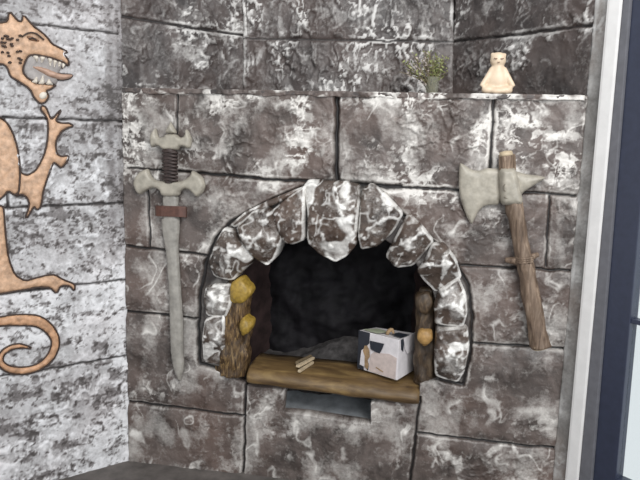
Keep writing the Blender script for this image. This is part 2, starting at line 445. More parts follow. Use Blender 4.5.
ARCH_OUT = FRONT.poly([(199, 366), (198, 330), (200, 290), (206, 262), (214, 240), (230, 222), (258, 206), (300, 187), (305, 182), (372, 184), (400, 213), (422, 233), (442, 252), (458, 266), (468, 285), (472, 315), (471, 352), (463, 386), (440, 380), (334, 380)])
def g_front(U, V, D):
    ring = pip(U, V, ARCH_OUT)*(.72+.2*fbm(U*20, V*20, 66, 2))     # the gaps between the arch stones are painted near black
    return np.maximum(fj(U, V)[1], ring)
wf = relief('wall_front', FRONT, (XL, XR, -.01, ZLEDGE), .0033, h_front, M_FRONT, None, None, [HOLE], paint=drybrush(5, 1.0, .72, dens=dens_front, wash=.36, streak=.5), groove=g_front, skirt=-.05)
wf['kind'] = 'structure'

# left wall (pale), beyond the fireplace corner it carries on dark above the ledge
LJ = [(1.6, .008, [(-150, 3), (-60, 13), (45, 25), (118, 33.5)]), (1.8, .009, [(-150, 110), (0, 117.5), (60, 119), (124, 121.5)]), (1.7, .009, [(-150, 220), (0, 208), (60, 205.5), (126, 202.5)]),
      (1.6, .008, [(-150, 312), (0, 294), (76, 285), (127, 279.5)]), (1.5, .007, [(-150, 408), (0, 377), (60, 367), (127, 355)]), (1.7, .009, [(4, 117), (8, 208)])]
lj = joints(LEFT, LJ)
pl_ = plaster(23, .75, 1.15)
def h_left(U, V, D):
    cut, dark, soft = lj(U, V)
    return pl_(U, V)*sst(0, .025, soft)-cut+(.012*np.exp(-((U+.028)/.016)**2))*sst(.9, 1.2, V)-.05*sst(.0, .02, U)
def paint_left(h, U, V, D):
    hi = (h-blur(h, 3))/.0012; lo = (h-blur(h, 10))/.0045
    q = fbm(U*13+.7*fbm(U*25, V*25, 81, 2), V*17, 82, 5, .62)
    sp = fbm(U*40, V*52, 84, 3)
    big = fbm(U*3.5, V*3.5, 83, 3)
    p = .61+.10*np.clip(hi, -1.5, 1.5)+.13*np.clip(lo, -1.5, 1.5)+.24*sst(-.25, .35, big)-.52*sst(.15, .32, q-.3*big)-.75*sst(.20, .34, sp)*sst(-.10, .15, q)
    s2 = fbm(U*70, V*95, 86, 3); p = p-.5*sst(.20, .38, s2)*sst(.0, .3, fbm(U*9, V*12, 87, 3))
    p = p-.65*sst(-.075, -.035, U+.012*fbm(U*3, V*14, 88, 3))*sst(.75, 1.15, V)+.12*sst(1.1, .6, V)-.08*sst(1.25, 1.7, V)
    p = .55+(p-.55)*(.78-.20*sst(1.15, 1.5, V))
    return np.clip(p, 0, 1)
def M_left_build():
    m, nt, bs = newmat('pale_dry_brushed_plaster'); co = objco(nt)
    at = N(nt, 'ShaderNodeAttribute', _attribute_name='paint'); fine = noise(nt, 80, 4, .65, co)
    mt = N(nt, 'ShaderNodeMath', _operation='MULTIPLY_ADD'); nt.links.new(fine, mt.inputs[0]); mt.inputs[1].default_value = .6; mt.inputs[2].default_value = -.3
    ad = N(nt, 'ShaderNodeMath', _operation='ADD'); nt.links.new(at.outputs['Fac'], ad.inputs[0]); nt.links.new(mt.outputs[0], ad.inputs[1])
    c = ramp(nt, ad.outputs[0], [(.02, (.075, .066, .064)), (.35, (.22, .205, .205)), (.62, (.42, .41, .415)), (.95, (.74, .735, .75))])
    warm = ramp(nt, noise(nt, 4.1, 3, .5, co), [(.45, 0.), (.75, .5)])
    c = mixc(nt, warm, c, (.90, .83, .82), 'MULTIPLY')
    g = N(nt, 'ShaderNodeAttribute', _attribute_name='groove'); c = mixc(nt, g.outputs['Fac'], c, (.02, .017, .017))
    nt.links.new(c, bs.inputs['Base Color']); bs.inputs['Roughness'].default_value = .6; bs.inputs['Specular IOR Level'].default_value = .35
    bump(nt, bs, noise(nt, 120, 5, .6, co), .3, .003); return m
M_LEFT = M_left_build()
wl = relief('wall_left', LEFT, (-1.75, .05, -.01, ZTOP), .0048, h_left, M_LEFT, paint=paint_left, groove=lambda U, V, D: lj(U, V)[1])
wl['kind'] = 'structure'

# upper walls above the ledge
YL, YR = .37, .445                                           # how far the chimney breast stands back, left and right end
_pa = np.array([XL+YL, YL, 0]); _pb = np.array([XR-YR, YR, 0]); CLEN = float(np.linalg.norm(_pb-_pa)); _cx = (_pb-_pa)/CLEN
CB = Frame(_pa, _cx, (_cx[1], -_cx[0], 0))
def upper(name, fr, rect, lines, seed, amp, k, patch, mt_=.2, ew=1.2, stretch=1.0, fs=1.0):
    jj = joints(fr, lines); pp = plaster(seed, amp, fs, stretch)
    def h(U, V, D):
        cut, dark, soft = jj(U, V); return pp(U, V)*sst(0, .02, soft)-cut
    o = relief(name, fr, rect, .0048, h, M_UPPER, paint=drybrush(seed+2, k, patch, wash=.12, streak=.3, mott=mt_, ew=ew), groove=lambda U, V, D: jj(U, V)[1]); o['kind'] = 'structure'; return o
ZB = ZLEDGE-.02
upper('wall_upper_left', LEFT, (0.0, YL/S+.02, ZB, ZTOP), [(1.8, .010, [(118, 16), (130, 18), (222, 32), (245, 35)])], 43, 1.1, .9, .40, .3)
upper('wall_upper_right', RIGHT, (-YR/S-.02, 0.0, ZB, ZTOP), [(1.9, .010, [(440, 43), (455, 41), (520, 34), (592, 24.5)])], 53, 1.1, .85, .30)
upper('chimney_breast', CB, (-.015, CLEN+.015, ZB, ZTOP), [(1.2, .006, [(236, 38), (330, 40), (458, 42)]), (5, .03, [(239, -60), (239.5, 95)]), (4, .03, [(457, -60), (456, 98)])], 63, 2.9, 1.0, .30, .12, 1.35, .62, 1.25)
bpy.data.objects['chimney_breast'].name = 'wall_chimney'

# right wall strip, white trim, window
def ru(px, py=240): return RIGHT.uv(px, py)[0]
pr = plaster(93, .45, 1.6)
u_fr1 = ru(616)
wr = relief('wall_right', RIGHT, (-.06, min(RIGHT.uv(622, 40)[0], RIGHT.uv(577, 470)[0]), -.01, ZTOP), .006, lambda U, V, D: pr(U, V)-.05*sst(0, -.025, U), M_STRIP, paint=drybrush(95, .7, .2)); wr['kind'] = 'structure'

def ul(pt, pb):
    """The line up the right wall through two sighted points -> offset along the wall at height z."""
    (ua, za), (ub, zb) = RIGHT.uv(*pt), RIGHT.uv(*pb)
    return lambda z: ub+(ua-ub)*(z-zb)/(za-zb)
def rbox(name, la, lb, z0, z1, h0, h1, mat, parent=None, bevel=.004):
    bm = prism_bm(RIGHT, [(la(z0), z0), (lb(z0), z0), (lb(z1), z1), (la(z1), z1)], h0, h1)
    return bm_obj(name, bm, mat, parent, bevel=bevel)
def sh(l, d): return lambda z: l(z)+d
L0 = ul((611, 0), (568, 480)); L1 = ul((626.5, 0), (582, 480)); L2 = ul((634, 0), (594.5, 480)); L3 = ul((661, 0), (617, 480))
tr = rbox('trim_1', L0, L1, 0, ZTOP, -.03, .024, M_WHITE, None, .010); tr['kind'] = 'structure'
UZB = RIGHT.uv(618, 479)[1]; z_bar = RIGHT.uv(634, 321.5)[1]; zwin0 = UZB
win = rbox('window_1', L1, L2, 0, ZTOP, -.03, .022, M_FRAMEG, None, .004); win['kind'] = 'structure'
L4 = sh(L3, .62); L5 = sh(L3, .72)
rbox('window_frame', L2, L3, 0, ZTOP, -.04, .010, M_FRAMEN, win, .004)
rbox('window_frame', L3, L4, 0.0, zwin0, -.04, .010, M_FRAMEN, win, .004)
rbox('window_frame', L3, L4, ZTOP-.08, ZTOP, -.04, .010, M_FRAMEN, win, .004)
rbox('window_frame', L4, L5, 0, ZTOP, -.04, .010, M_FRAMEN, win, .004)
rbox('glazing_bar', L3, L4, z_bar-.008, z_bar+.008, -.03, .004, M_FRAMEN, win, .002)
rbox('pane', L3, L4, z_bar+.008, ZTOP-.08, -.018, -.012, M_GLASS, win, 0)
rbox('pane', L3, L4, zwin0, z_bar-.008, -.018, -.012, M_GLASS, win, 0)

# floor
def grid_floor():
    xs = np.linspace(XL-1.4, XR+1.4, 90); ys = np.linspace(-2.2, .02, 70)
    X, Y = np.meshgrid(xs, ys, indexing='ij')
    ok = (Y <= .02) & (X > XL-.02+np.minimum(0, Y)-.0) & (X < XR+.02-np.minimum(0, Y))
    Z = .002*fbm(X*6, Y*6, 5, 3)
    V = np.stack([X, Y, Z], -1).reshape(-1, 3); n = len(ys)
    I, J = np.nonzero(ok[:-1, :-1] | ok[1:, 1:]); q = np.stack([I*n+J, (I+1)*n+J, (I+1)*n+J+1, I*n+J+1], 1)
    return build('floor', V, q, M_FLOOR)
fl = grid_floor(); fl['kind'] = 'structure'

# ------------------------------------------------------------------ fireplace
fire = empty('fireplace', FRONT.P(FRONT.uv(334, 300)[0], 0.0, 0), 'dark stone-look fireplace with a rough arch, black firebox and wooden hearth board', 'fireplace')
# ledge on top, running back to the upper walls
def ledge():
    t = .014
    pts = [(XL+.004, -.012), (XR-.004, -.012), (XR-YR, YR), (XL+YL, YL)]
    bm = bmesh.new(); lo = [bm.verts.new((x, y, ZLEDGE-.016)) for x, y in pts]; hi = [bm.verts.new((x, y, ZLEDGE+.002)) for x, y in pts]
    bm.faces.new(lo[::-1]); bm.faces.new(hi)
    for i in range(4): bm.faces.new((lo[i], lo[(i+1) % 4], hi[(i+1) % 4], hi[i]))
    return bm
bm_obj('ledge', ledge(), M_UPPER, fire, bevel=.004)
def edge_lip(U, V, D):
    return .014+.006*fbm(U*16, V*16, 303, 4)+.004*fbm(U*45, V*45, 304, 3)
def lip_poly():
    u = np.linspace(XL+.01, XR-.01, 110)
    lo = ZLEDGE-.014-.010*np.clip(fbm(u*9, u*0+2, 300, 4)+.3, -.6, 1.2)
    hi = ZLEDGE+.002+.003*fbm(u*20, u*0, 301, 3)
    return np.concatenate([np.stack([u, lo], 1), np.stack([u[::-1], hi[::-1]], 1)])
relief('ledge_edge', FRONT, (XL, XR, ZLEDGE-.04, ZLEDGE+.015), .0035, edge_lip, M_FRONT, fire, lip_poly(), skirt=-.02, fill=0., paint=lambda h, U, V, D: .85*sst(.0, .4, fbm(U*8, V*14, 305, 4)+.25*sst(-.6, .3, U)-.05))

def stone(name, px, H, seed, facets=6, tilt=(0, 0), label=None, rnd=.022, grow=1.07, wsh=.12):
    poly = FRONT.poly(px, .05); c = poly.mean(0); poly = smooth_poly(c+(poly-c)*grow, 1, .12)
    r = np.abs(poly-c).max()
    rs = np.random.RandomState(seed); tw = rs.uniform(-3, 6, 2)
    pl = [(rs.uniform(-1.3, 1.3), rs.uniform(-1.3, 1.3), rs.uniform(.62, .95)) for _ in range(facets)]
    def body(U, V):
        x = (U-c[0])/r+.10*fbm(U*9, V*9, seed+1, 2); y = (V-c[1])/r+.10*fbm(U*9, V*9, seed+2, 2)
        f = np.full(U.shape, 1.0)
        for a, b, k in pl: f = np.minimum(f, k-.55*(a*x+b*y))
        f = f+tilt[0]*x+tilt[1]*y
        return H*f+.014*fbm(U*11, V*11, seed+9, 3)+.005*np.abs(fbm(U*30, V*30, seed+10, 3))
    def h(U, V, D):
        dome = 1-(1-np.clip(D/rnd, 0, 1))**2
        return .012+body(U, V)*(.30+.70*np.sqrt(np.clip(dome, 0, 1)))
    def paint(hh, U, V, D):
        g = body(U, V); hi = (g-blur(g, 2))/.0012; lo = (g-blur(g, 5))/.0042
        wob = D+.003*fbm(U*26, V*26, seed+3, 2)
        edge = sst(-.004, .000, wob)*(1-sst(.006, .010, wob))*sst(-.3, .25, fbm(U*10, V*10, seed+4, 2))
        wx = U+.03*fbm(U*9, V*9, seed+8, 2); wy = V+.03*fbm(U*9+3, V*9, seed+18, 2)
        q = fbm(wx*(9+tw[0]), wy*(9+tw[1]), seed+33, 3, .5)
        vein = np.clip(1-np.abs(fbm(wx*9+4, wy*9, seed+36, 3, .5))*7, 0, 1)
        return np.clip(.68*edge+.25*sst(.8, 1.8, hi)+.35*sst(.5, 1.5, lo)+.55*sst(.30, .46, q)+.60*vein**2*sst(-.15, .2, fbm(U*7, V*7, seed+46, 2))+wsh*sst(-.2, .4, fbm(U*8, V*8, seed+44, 3))*sst(.0, .02, D), 0, 1)
    u0, v0 = poly.min(0); u1, v1 = poly.max(0)
    o = relief(name, FRONT, (u0-.004, u1+.004, v0-.004, v1+.004), .0038, h, M_STONE, fire, poly, skirt=-.09, fill=0., paint=paint)
    if label: o['label'] = label
    return o
stone('keystone', [(304, 188), (309, 182), (330, 183), (345, 184), (357, 187), (358, 200), (356, 222), (354, 245), (345, 255), (334, 261), (320, 254), (307, 242), (308, 215)], .085, 11, 6, (0, .1), 'large shield-shaped keystone at the top of the arch')
STONES = [
 [(201, 340), (203, 322), (212, 319), (221, 319), (222, 345), (219, 367), (201, 363)],
 [(205, 288), (216, 286), (229, 288), (228, 306), (222, 319), (204, 317), (202, 302)],
 [(214, 244), (222, 230), (232, 232), (242, 245), (251, 259), (241, 270), (230, 281), (212, 277), (207, 262)],
 [(236, 228), (253, 212), (270, 210), (281, 236), (272, 258), (264, 266), (251, 257), (240, 241)],
 [(271, 212), (288, 198), (304, 187), (303, 215), (302, 240), (292, 244), (283, 243), (276, 230)],
 [(361, 193), (371, 185), (385, 196), (402, 214), (392, 232), (377, 246), (361, 249), (358, 235)],
 [(408, 215), (421, 227), (433, 242), (424, 253), (413, 266), (397, 268), (386, 257), (396, 238)],
 [(432, 246), (444, 245), (456, 261), (461, 279), (449, 285), (436, 293), (424, 281), (418, 272), (426, 261)],
 [(439, 293), (449, 286), (459, 281), (466, 297), (467, 314), (463, 328), (449, 327), (436, 325), (435, 308)],
 [(437, 331), (452, 331), (467, 329), (469, 350), (464, 374), (458, 384), (445, 381), (436, 377), (435, 355)]]
HS = [.055, .06, .085, .085, .07, .08, .085, .08, .07, .06]
for k, (p, hh) in enumerate(zip(STONES, HS)): stone('arch_stone', p, hh, 20+k*7, 6, (0, .12), wsh=.28 if k in (0, 1, 8, 9) else .14)
stone('arch_edging', [(227, 226), (242, 213), (262, 203), (300, 187), (303, 190), (286, 199), (266, 209), (246, 220), (232, 229)], .022, 131, 3, (0, .1), 'thin raised edging along the upper left of the arch', .012, 1.0)

# firebox
def W(px, py, h=0): u, v = FRONT.uv(px, py, h); return FRONT.P(u, v, h)
def zpx(py, px=335, h=0): return float(FRONT.uv(px, py, h)[1])
ux0 = FRONT.uv(219, 330)[0]; ux1 = FRONT.uv(441, 330)[0]
zf = zpx(386, 260)-.03; zt = zpx(215)
def fb_lining():
    """Rough vault: side walls, back and arched roof in one shell open to the room."""
    th = np.linspace(0, 1, 60); xs = []; zs = []
    cx = (ux0+ux1)/2; rx = (ux1-ux0)/2+.01; spring = zpx(290)
    for t in th:
        if t < .2: xs.append(cx-rx); zs.append(zf+(spring-zf)*t/.2)
        elif t > .8: xs.append(cx+rx); zs.append(spring-(spring-zf)*(t-.8)/.2)
        else:
            a = math.pi*(1-(t-.2)/.6); xs.append(cx+rx*math.cos(a)); zs.append(spring+(zt-spring)*math.sin(a))
    ys = np.linspace(.01, .46, 24); xs = np.array(xs); zs = np.array(zs)
    T, Y = np.meshgrid(np.arange(60), ys, indexing='ij')
    n = .02*fbm(T*.35, Y*9, 401, 3)
    sh = 1-.28*(Y/.46)**2
    X = cx+(xs[T]-cx)*(sh+n); Z = zf+(zs[T]-zf)*(sh*.2+.8+n)
    V = np.stack([X, Y, Z], -1).reshape(-1, 3); m = len(ys)
    I, J = np.meshgrid(np.arange(59), np.arange(m-1), indexing='ij'); I = I.ravel(); J = J.ravel()
    q = np.stack([I*m+J, I*m+J+1, (I+1)*m+J+1, (I+1)*m+J], 1)
    return build('firebox_lining', V, q, M_SOOTB, fire)
fb_lining()
BK = Frame((0, .45, 0), (1, 0, 0), (0, -1, 0))
relief('firebox_back', BK, (ux0-.05, ux1+.05, zf-.05, zt+.08), .012, lambda U, V, D: .05*fbm(U*4, V*4, 411, 4)+.012*fbm(U*16, V*16, 412, 3), M_SOOT, fire)
def ashbed():
    xs = np.linspace(ux0, ux1, 60); ys = np.linspace(.10, .46, 34); X, Y = np.meshgrid(xs, ys, indexing='ij')
    Z = zf-.02+.05*sst(.1, .46, Y)+.10*np.exp(-((X-W(335, 320)[0])/.16)**2)*sst(.16, .44, Y)+.020*fbm(X*9, Y*9, 421, 4)
    V = np.stack([X, Y, Z], -1).reshape(-1, 3); n = len(ys)
    I, J = np.meshgrid(np.arange(59), np.arange(n-1), indexing='ij'); I = I.ravel(); J = J.ravel()
    return build('ash_bed', V, np.stack([I*n+J, (I+1)*n+J, (I+1)*n+J+1, I*n+J+1], 1), M_ASH, fire)
ashbed()
# hearth board: a thick wooden-looking slab with a worn rounded nose
ZPL = zpx(379, 330, .03); 
def hearth():
    ul = FRONT.uv(247, 375, .02)[0]; ur = FRONT.uv(419.5, 395, .02)[0]
    n = 70; us = np.linspace(ul, ur, n)
    zb = zpx(387, 265, .02)
    prof = []
    th = .105
    # closed profile in (h, z): back top -> front top -> nose -> front bottom -> back bottom
    base = [(-.20, -.002), (-.14, 0), (-.08, 0), (-.03, -.002), (.005, -.008), (.026, -.022), (.032, -.034), (.033, -.046), (.029, -.056), (.020, -.062), (-.05, -.064), (-.20, -.064)]
    V = []
    for i, u in enumerate(us):
        e = min(1, min(i, n-1-i)/2.5)
        for h, z in base:
            k = .004*float(fbm(np.array([u*7]), np.array([h*20+z*25]), 431, 3)[0])
            zz = z*(1 if z > -.03 else (1+.10*float(fbm(np.array([u*5]), np.array([3.]), 433, 2)[0])))
            zz += .010-.026*i/(n-1) if h > -.1 else .004-.008*i/(n-1)
            V.append(FRONT.P(u, ZPL+zz+k, h+k-(1-e)*.008))
    m = len(base); q = []
    for i in range(n-1):
        for j in range(m): q.append((i*m+j, i*m+(j+1) % m, (i+1)*m+(j+1) % m, (i+1)*m+j))
    tr = [(0, j+1, j) for j in range(1, m-1)]+[((n-1)*m, (n-1)*m+j, (n-1)*m+j+1) for j in range(1, m-1)]
    return build('hearth_board', np.array(V), np.array(q), M_PLANK, fire, None, tr)
hb = hearth(); hb['label'] = 'ochre brown wooden board along the bottom of the firebox'
# ash slot below the board
def slot():
    a = FRONT.poly([(280, 384), (374, 398), (374, 427), (340, 423), (308, 418), (279, 414)])
    b = FRONT.poly([(286, 386), (368, 398), (368, 409), (340, 405), (308, 400), (286, 397)])
    bm = bmesh.new()
    A = [bm.verts.new(FRONT.P(u, v, -.004)) for u, v in a]; B = [bm.verts.new(FRONT.P(u, v, -.28)) for u, v in b]
    n = len(A)
    for i in range(n): bm.faces.new((A[i], A[(i+1) % n], B[(i+1) % n], B[i]))
    bm.faces.new(B)
    bmesh.ops.subdivide_edges(bm, edges=bm.edges, cuts=4, use_grid_fill=True)
    return bm
so = bm_obj('ash_slot', slot(), M_NICHE, fire, True)

# bark covered posts either side of the opening
def post(px, rad, mat, seed, h):
    return tube('bark_post', [W(x, y, h) for x, y in px], [r*PXM for r in rad], mat, fire, 40, 14, .08, 26, seed, None, .45)
pl1 = post([(240, 280), (237, 300), (235, 322), (234, 345), (233, 372)], [10, 13, 14, 15, 15.5], M_BARK, 5, -.045)
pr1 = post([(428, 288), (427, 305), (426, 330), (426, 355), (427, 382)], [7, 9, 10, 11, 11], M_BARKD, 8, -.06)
def knot(px, py, rx, ry, h, post, mat=M_KNOT, seed=0, label=None):
    poly = []
    for k in range(18):
        a = k/18*2*math.pi; j = 1+.10*math.sin(3*a+seed)+.07*math.sin(5*a+seed*2)
        poly.append((px+rx*j*math.cos(a), py+ry*j*math.sin(a)))
    P = smooth_poly(FRONT.poly(poly, h), 1); c = P.mean(0)
    u0, v0 = P.min(0); u1, v1 = P.max(0)
    def hf(U, V, D):
        return h+.020*np.sqrt(np.clip(1-((U-c[0])/(rx*PXM*1.02))**2-((V-c[1])/(ry*PXM*1.02))**2, 0, 1))+.0016*fbm(U*40, V*40, seed+50, 3)
    o = relief('cut_knot', FRONT, (u0-.004, u1+.004, v0-.004, v1+.004), .0032, hf, mat, post, P, skirt=h-.07)
    if label: o['label'] = label
    return o
knot(239.5, 291.5, 10.2, 12.5, .022, pl1, seed=1, label='larger yellow ochre cut knot at the top of the bark post')
knot(245, 326.5, 5.8, 8.4, .028, pl1, seed=2, label='smaller yellow ochre cut knot halfway up the bark post')
knot(425, 337, 8, 8, .0, pr1, plain('tan_ochre_knot', (.34, .20, .07), .5, 60, .3, .003), seed=3)
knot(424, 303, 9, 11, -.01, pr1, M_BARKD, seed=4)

# ------------------------------------------------------------------ sword
HB = .016
def flat(name, fr, px, h0, thick, mat, parent, rnd=.010, seed=0, res=.0034, smooth=1, ridge=None, n_amp=.0012):
    P = smooth_poly(fr.poly(px, h0+thick*.6), smooth) if smooth else fr.poly(px, h0+thick*.6)
    u0, v0 = P.min(0); u1, v1 = P.max(0)
    def hf(U, V, D):
        e = np.sqrt(np.clip(1-(1-np.clip(D/rnd, 0, 1))**2, 0, 1))
        h = h0+thick*(.35+.65*e)+n_amp*fbm(U*50, V*50, seed+60, 3)
        if ridge is not None: h = h+ridge*np.clip(D/.03, 0, 1)
        return h
    return relief(name, fr, (u0-.003, u1+.003, v0-.003, v1+.003), res, hf, mat, parent, P, skirt=h0, back=True)
sw = empty('sword', W(177, 383, HB), 'grey-bladed fantasy sword with winged guard hanging point down left of the fireplace', 'sword')
flat('blade', FRONT, [(162, 193), (178, 193), (177.5, 217), (179, 219), (178.8, 231), (177.6, 246), (178.5, 262), (181, 300), (182.5, 325), (182.6, 355), (184, 366), (179.5, 384), (174, 372), (170.5, 355), (169.6, 330), (169, 300), (167, 269), (165, 248), (161.3, 229), (161, 219), (163, 217)], HB, .020, M_BLADE2, sw, .014, 1, ridge=.006)
flat('guard', FRONT, [(147.5, 168.5), (140, 171), (135, 176), (132.6, 184), (135, 191), (139, 195.5), (145, 191), (152, 187.5), (159, 190), (161, 196), (170, 197), (178.5, 196), (180, 191), (185, 188.5), (190, 191), (196, 198), (202, 193), (204.8, 186), (202, 177), (191.5, 170), (190, 175), (187, 178), (180, 181.5), (170, 180), (160, 181.5), (154, 180), (150, 176)], HB+.006, .030, M_BLADE, sw, .016, 2)
flat('pommel', FRONT, [(155.2, 127), (150.5, 133), (149, 140), (151, 148), (157, 145), (162.5, 150), (170, 150.5), (177, 150.5), (180, 146), (189.2, 149.3), (191.2, 140), (189.5, 134), (185.3, 128), (184.3, 136), (179.5, 138), (175.5, 134), (165, 134), (163.8, 136.5), (158, 138), (156.5, 134)], HB+.004, .028, M_BLADE, sw, .014, 3)
flat('pommel_spike', FRONT, [(170, 122), (165, 130.5), (165.3, 133.4), (175.4, 133.4), (175.5, 131.5)], HB+.006, .024, M_BLADE, sw, .014, 4, smooth=0)
tube('grip', [W(170, 149, HB+.02), W(170, 160, HB+.02), W(170, 172, HB+.02), W(170, 183, HB+.02)], [5.6*PXM, 6.4*PXM, 6*PXM, 5.4*PXM], M_GRIP, sw, 18, 8, .05, 30, 3)
for k in range(9):
    a, b = 151+k*3.5, 153+k*3.5
    pts = []
    for t in range(13):
        th = math.pi*(1.05-1.1*t/12); pts.append(W(170+7.0*math.cos(th), a+(b-a)*t/12, HB+.020+6.2*PXM*math.sin(th)))
    tube('grip_cord', pts, [.0052]*13, M_GRIP, sw, 8)
def strap_bm():
    top = [W(155, 205.5, HB-.004), W(156, 205.5, HB+.022), W(161, 205.8, HB+.032), W(178.5, 206.3, HB+.032), W(185.5, 206.8, HB+.022), W(186.5, 207, HB-.004)]
    bm = bmesh.new(); q = []
    dn = np.array([0, 0, -11*PXM])
    for i, p in enumerate(top):
        inn = np.array([0, .006, 0])
        q.append([bm.verts.new(p), bm.verts.new(p+dn), bm.verts.new(p+dn+inn), bm.verts.new(p+inn)])
    for a, b in zip(q[:-1], q[1:]):
        for j in range(4): bm.faces.new((a[j], a[(j+1) % 4], b[(j+1) % 4], b[j]))
    bm.faces.new(q[0]); bm.faces.new(q[-1][::-1]); return bm
st = bm_obj('strap', strap_bm(), M_LEATHER, sw, bevel=.002); st['label'] = 'red-brown strap round the top of the blade'

# ------------------------------------------------------------------ axe
ax = empty('battle_axe', W(539, 347, HB), 'cream-headed battle axe with a rough branch handle hanging right of the fireplace', 'axe')
flat('axe_blade', FRONT, [(463, 164), (460, 163), (459, 172), (458.8, 184), (460, 197), (465, 213), (471.5, 225.5), (474, 221), (478, 212.5), (485, 205.5), (502, 205), (502, 168.6), (493, 168.5), (486.5, 168), (480, 171), (472, 170)], HB, .026, M_BLADE, ax, .030, 7)
sp = flat('axe_spike', FRONT, [(512, 170), (520, 172.5), (528, 174.5), (538, 175.5), (547, 177.5), (540, 182), (532, 187), (524, 192), (516, 202), (512, 202)], HB, .028, M_BLADE, ax, .024, 8, ridge=.004)
sk = flat('socket', FRONT, [(499, 168), (507, 167), (516.5, 168), (520, 185), (524.5, 204.5), (513, 206), (501, 205.5), (499.5, 186)], HB, .062, M_BLADE, ax, .022, 9)
def sline(px, r, name, mat, par, h): tube(name, [W(x, y, h) for x, y in px], [r]*len(px), mat, par, 8, 4)
M_RUNE = plain('grey_brown_incised_line', (.16, .14, .11), .6, 60, .2)
sline([(506, 183), (503.5, 187), (505, 191), (509, 190), (511, 194), (508.5, 198.5), (504, 197)], .0026, 'socket_engraving', M_RUNE, sk, HB+.059)
sline([(508, 182), (511, 185), (510, 188)], .0026, 'socket_engraving', M_RUNE, sk, HB+.059)
ht = tube('handle', [W(506, 155, HB+.026), W(507, 168, HB+.020), W(511, 190, HB+.014), (W(515.5, 210, HB+.028)), W(520, 238, HB+.026), W(525, 262, HB+.026), W(530, 290, HB+.026), W(535, 318, HB+.026), W(540, 347, HB+.026)], [x*PXM for x in (6.6, 6.2, 6.2, 6.8, 6.4, 6.6, 7.2, 7.4, 8.2)], M_HANDLE, ax, 22, 10, .10, 22, 12, None, .35)
tube('handle_end', [W(505.8, 151.5, HB+.030), W(506.2, 155.5, HB+.030)], [5.4*PXM, 6.4*PXM], M_PALEWOOD, ht, 18, 2, .08)
tube('handle_end', [W(539.6, 344.5, HB+.027), W(540.3, 348, HB+.027)], [8.0*PXM, 7.6*PXM], M_PALEWOOD, ht, 18, 2, .08)
bpts = []
for k in range(37):
    a = k/12*2*math.pi; bpts.append(W(524.3+8.0*math.cos(a), 257+k*.16, HB+.026)+FRONT.n*7.6*PXM*math.sin(a))
tube('binding', bpts, [.0055]*37, M_HANDLE, ax, 8)
tube('twig_stub', [W(520, 261, HB+.026), W(512, 260.5, HB+.016), W(505, 260, HB+.01)], [4.2*PXM, 3.4*PXM, 2.2*PXM], M_HANDLE, ax, 12, 4, .1)
tube('twig_stub', [W(528, 259, HB+.026), W(534, 256, HB+.018), W(538, 254.5, HB+.012)], [3.4*PXM, 2.8*PXM, 2.2*PXM], M_HANDLE, ax, 12, 4, .1)

# ------------------------------------------------------------------ dragon relief on the left wall
dr = empty('dragon_relief', LEFT.P(LEFT.uv(10, 375)[0], LEFT.uv(10, 375)[1], 0), 'orange painted dragon relief with dark outlines on the pale left wall', 'wall relief')
def dpiece(name, px, mat, thick=.018, parent=dr, outline=True, smooth=1, rnd=.02, seed=0, h0=-.006):
    o = flat(name, LEFT, px, h0, thick, mat, parent, rnd, seed, .0048, smooth, n_amp=.003)
    if outline:
        P = smooth_poly(LEFT.poly(px, h0+thick*.5), smooth); P = np.concatenate([P, P[:1]])
        tube('outline', [LEFT.P(u, v, .006) for u, v in P], [.0036]*len(P), M_LINE, o, 6)
    return o
HEAD = [(-70, 20), (-40, 22), (0, 23), (7.5, 21.5), (9, 10.5), (17.5, 20.5), (21.5, 22), (23, 14), (33, 26), (40, 31), (47, 37), (52, 44), (60, 48), (68, 52), (63.5, 54), (68.5, 60), (69, 66.5), (63, 62), (50, 57.5), (37, 55), (29, 55), (24, 64), (22.5, 72), (28, 79), (40, 83.5), (57, 84.5), (51, 89), (46, 91), (49, 96), (46, 102), (40, 104), (34, 98), (30, 89), (18, 81), (10, 76.5), (7, 67), (2, 63.5), (-30, 66), (-70, 70)]
hd = dpiece('head', HEAD, M_TAN, .019, seed=1)
mo = flat('mouth', LEFT, [(28, 55.5), (37, 54.5), (50, 57), (66, 63), (60, 70), (58, 82), (56, 85), (40, 84), (28, 79.5), (22.5, 72), (24, 64)], -.004, .014, M_MOUTH, hd, .012, 2, .0048)
dpiece('tongue', [(31, 66), (40, 66.5), (50, 69.5), (60, 74), (74, 74.5), (70, 78.5), (62, 80), (50, 77), (40, 71.5)], M_TONGUE, .018, hd, seed=3, rnd=.012, h0=.004)
for p in ([(33, 55), (39, 56), (37.5, 62.5)], [(40, 56), (46, 57), (42, 63.5)], [(48, 57.5), (53, 59), (50.5, 67)], [(53.5, 59.5), (58, 61), (54.5, 68)], [(58.5, 61), (62, 62.5), (59, 68.5)], [(62.5, 62.5), (66, 64.5), (63, 68.5)],
          [(32, 82), (37.5, 84), (38, 75)], [(38.5, 84), (45, 84.5), (43.5, 74.5)], [(46, 84.5), (54, 84.8), (49, 78.5)]):
    dpiece('tooth', p, M_TOOTH, .016, hd, smooth=0, rnd=.008, h0=.008)
dpiece('eye', [(24.5, 36), (29, 34.5), (35, 36.5), (41.5, 41), (38, 43.5), (31, 42), (26.5, 39.5)], plain('dark_orange_eye', (.24, .125, .07), .5, 40, .2), .026, hd, rnd=.012)
sline2 = lambda pts, r, par, h=.021: tube('brow_line', [LEFT.P(*LEFT.uv(x, y, h), h) for x, y in pts], [r]*len(pts), M_LINE, par, 6, 3)
sline2([(22, 37), (28, 33), (36, 33.5), (44, 40)], .003, hd)
sline2([(29, 39), (33, 38), (37, 40.5)], .003, hd, .024)
rs = random.Random(4)
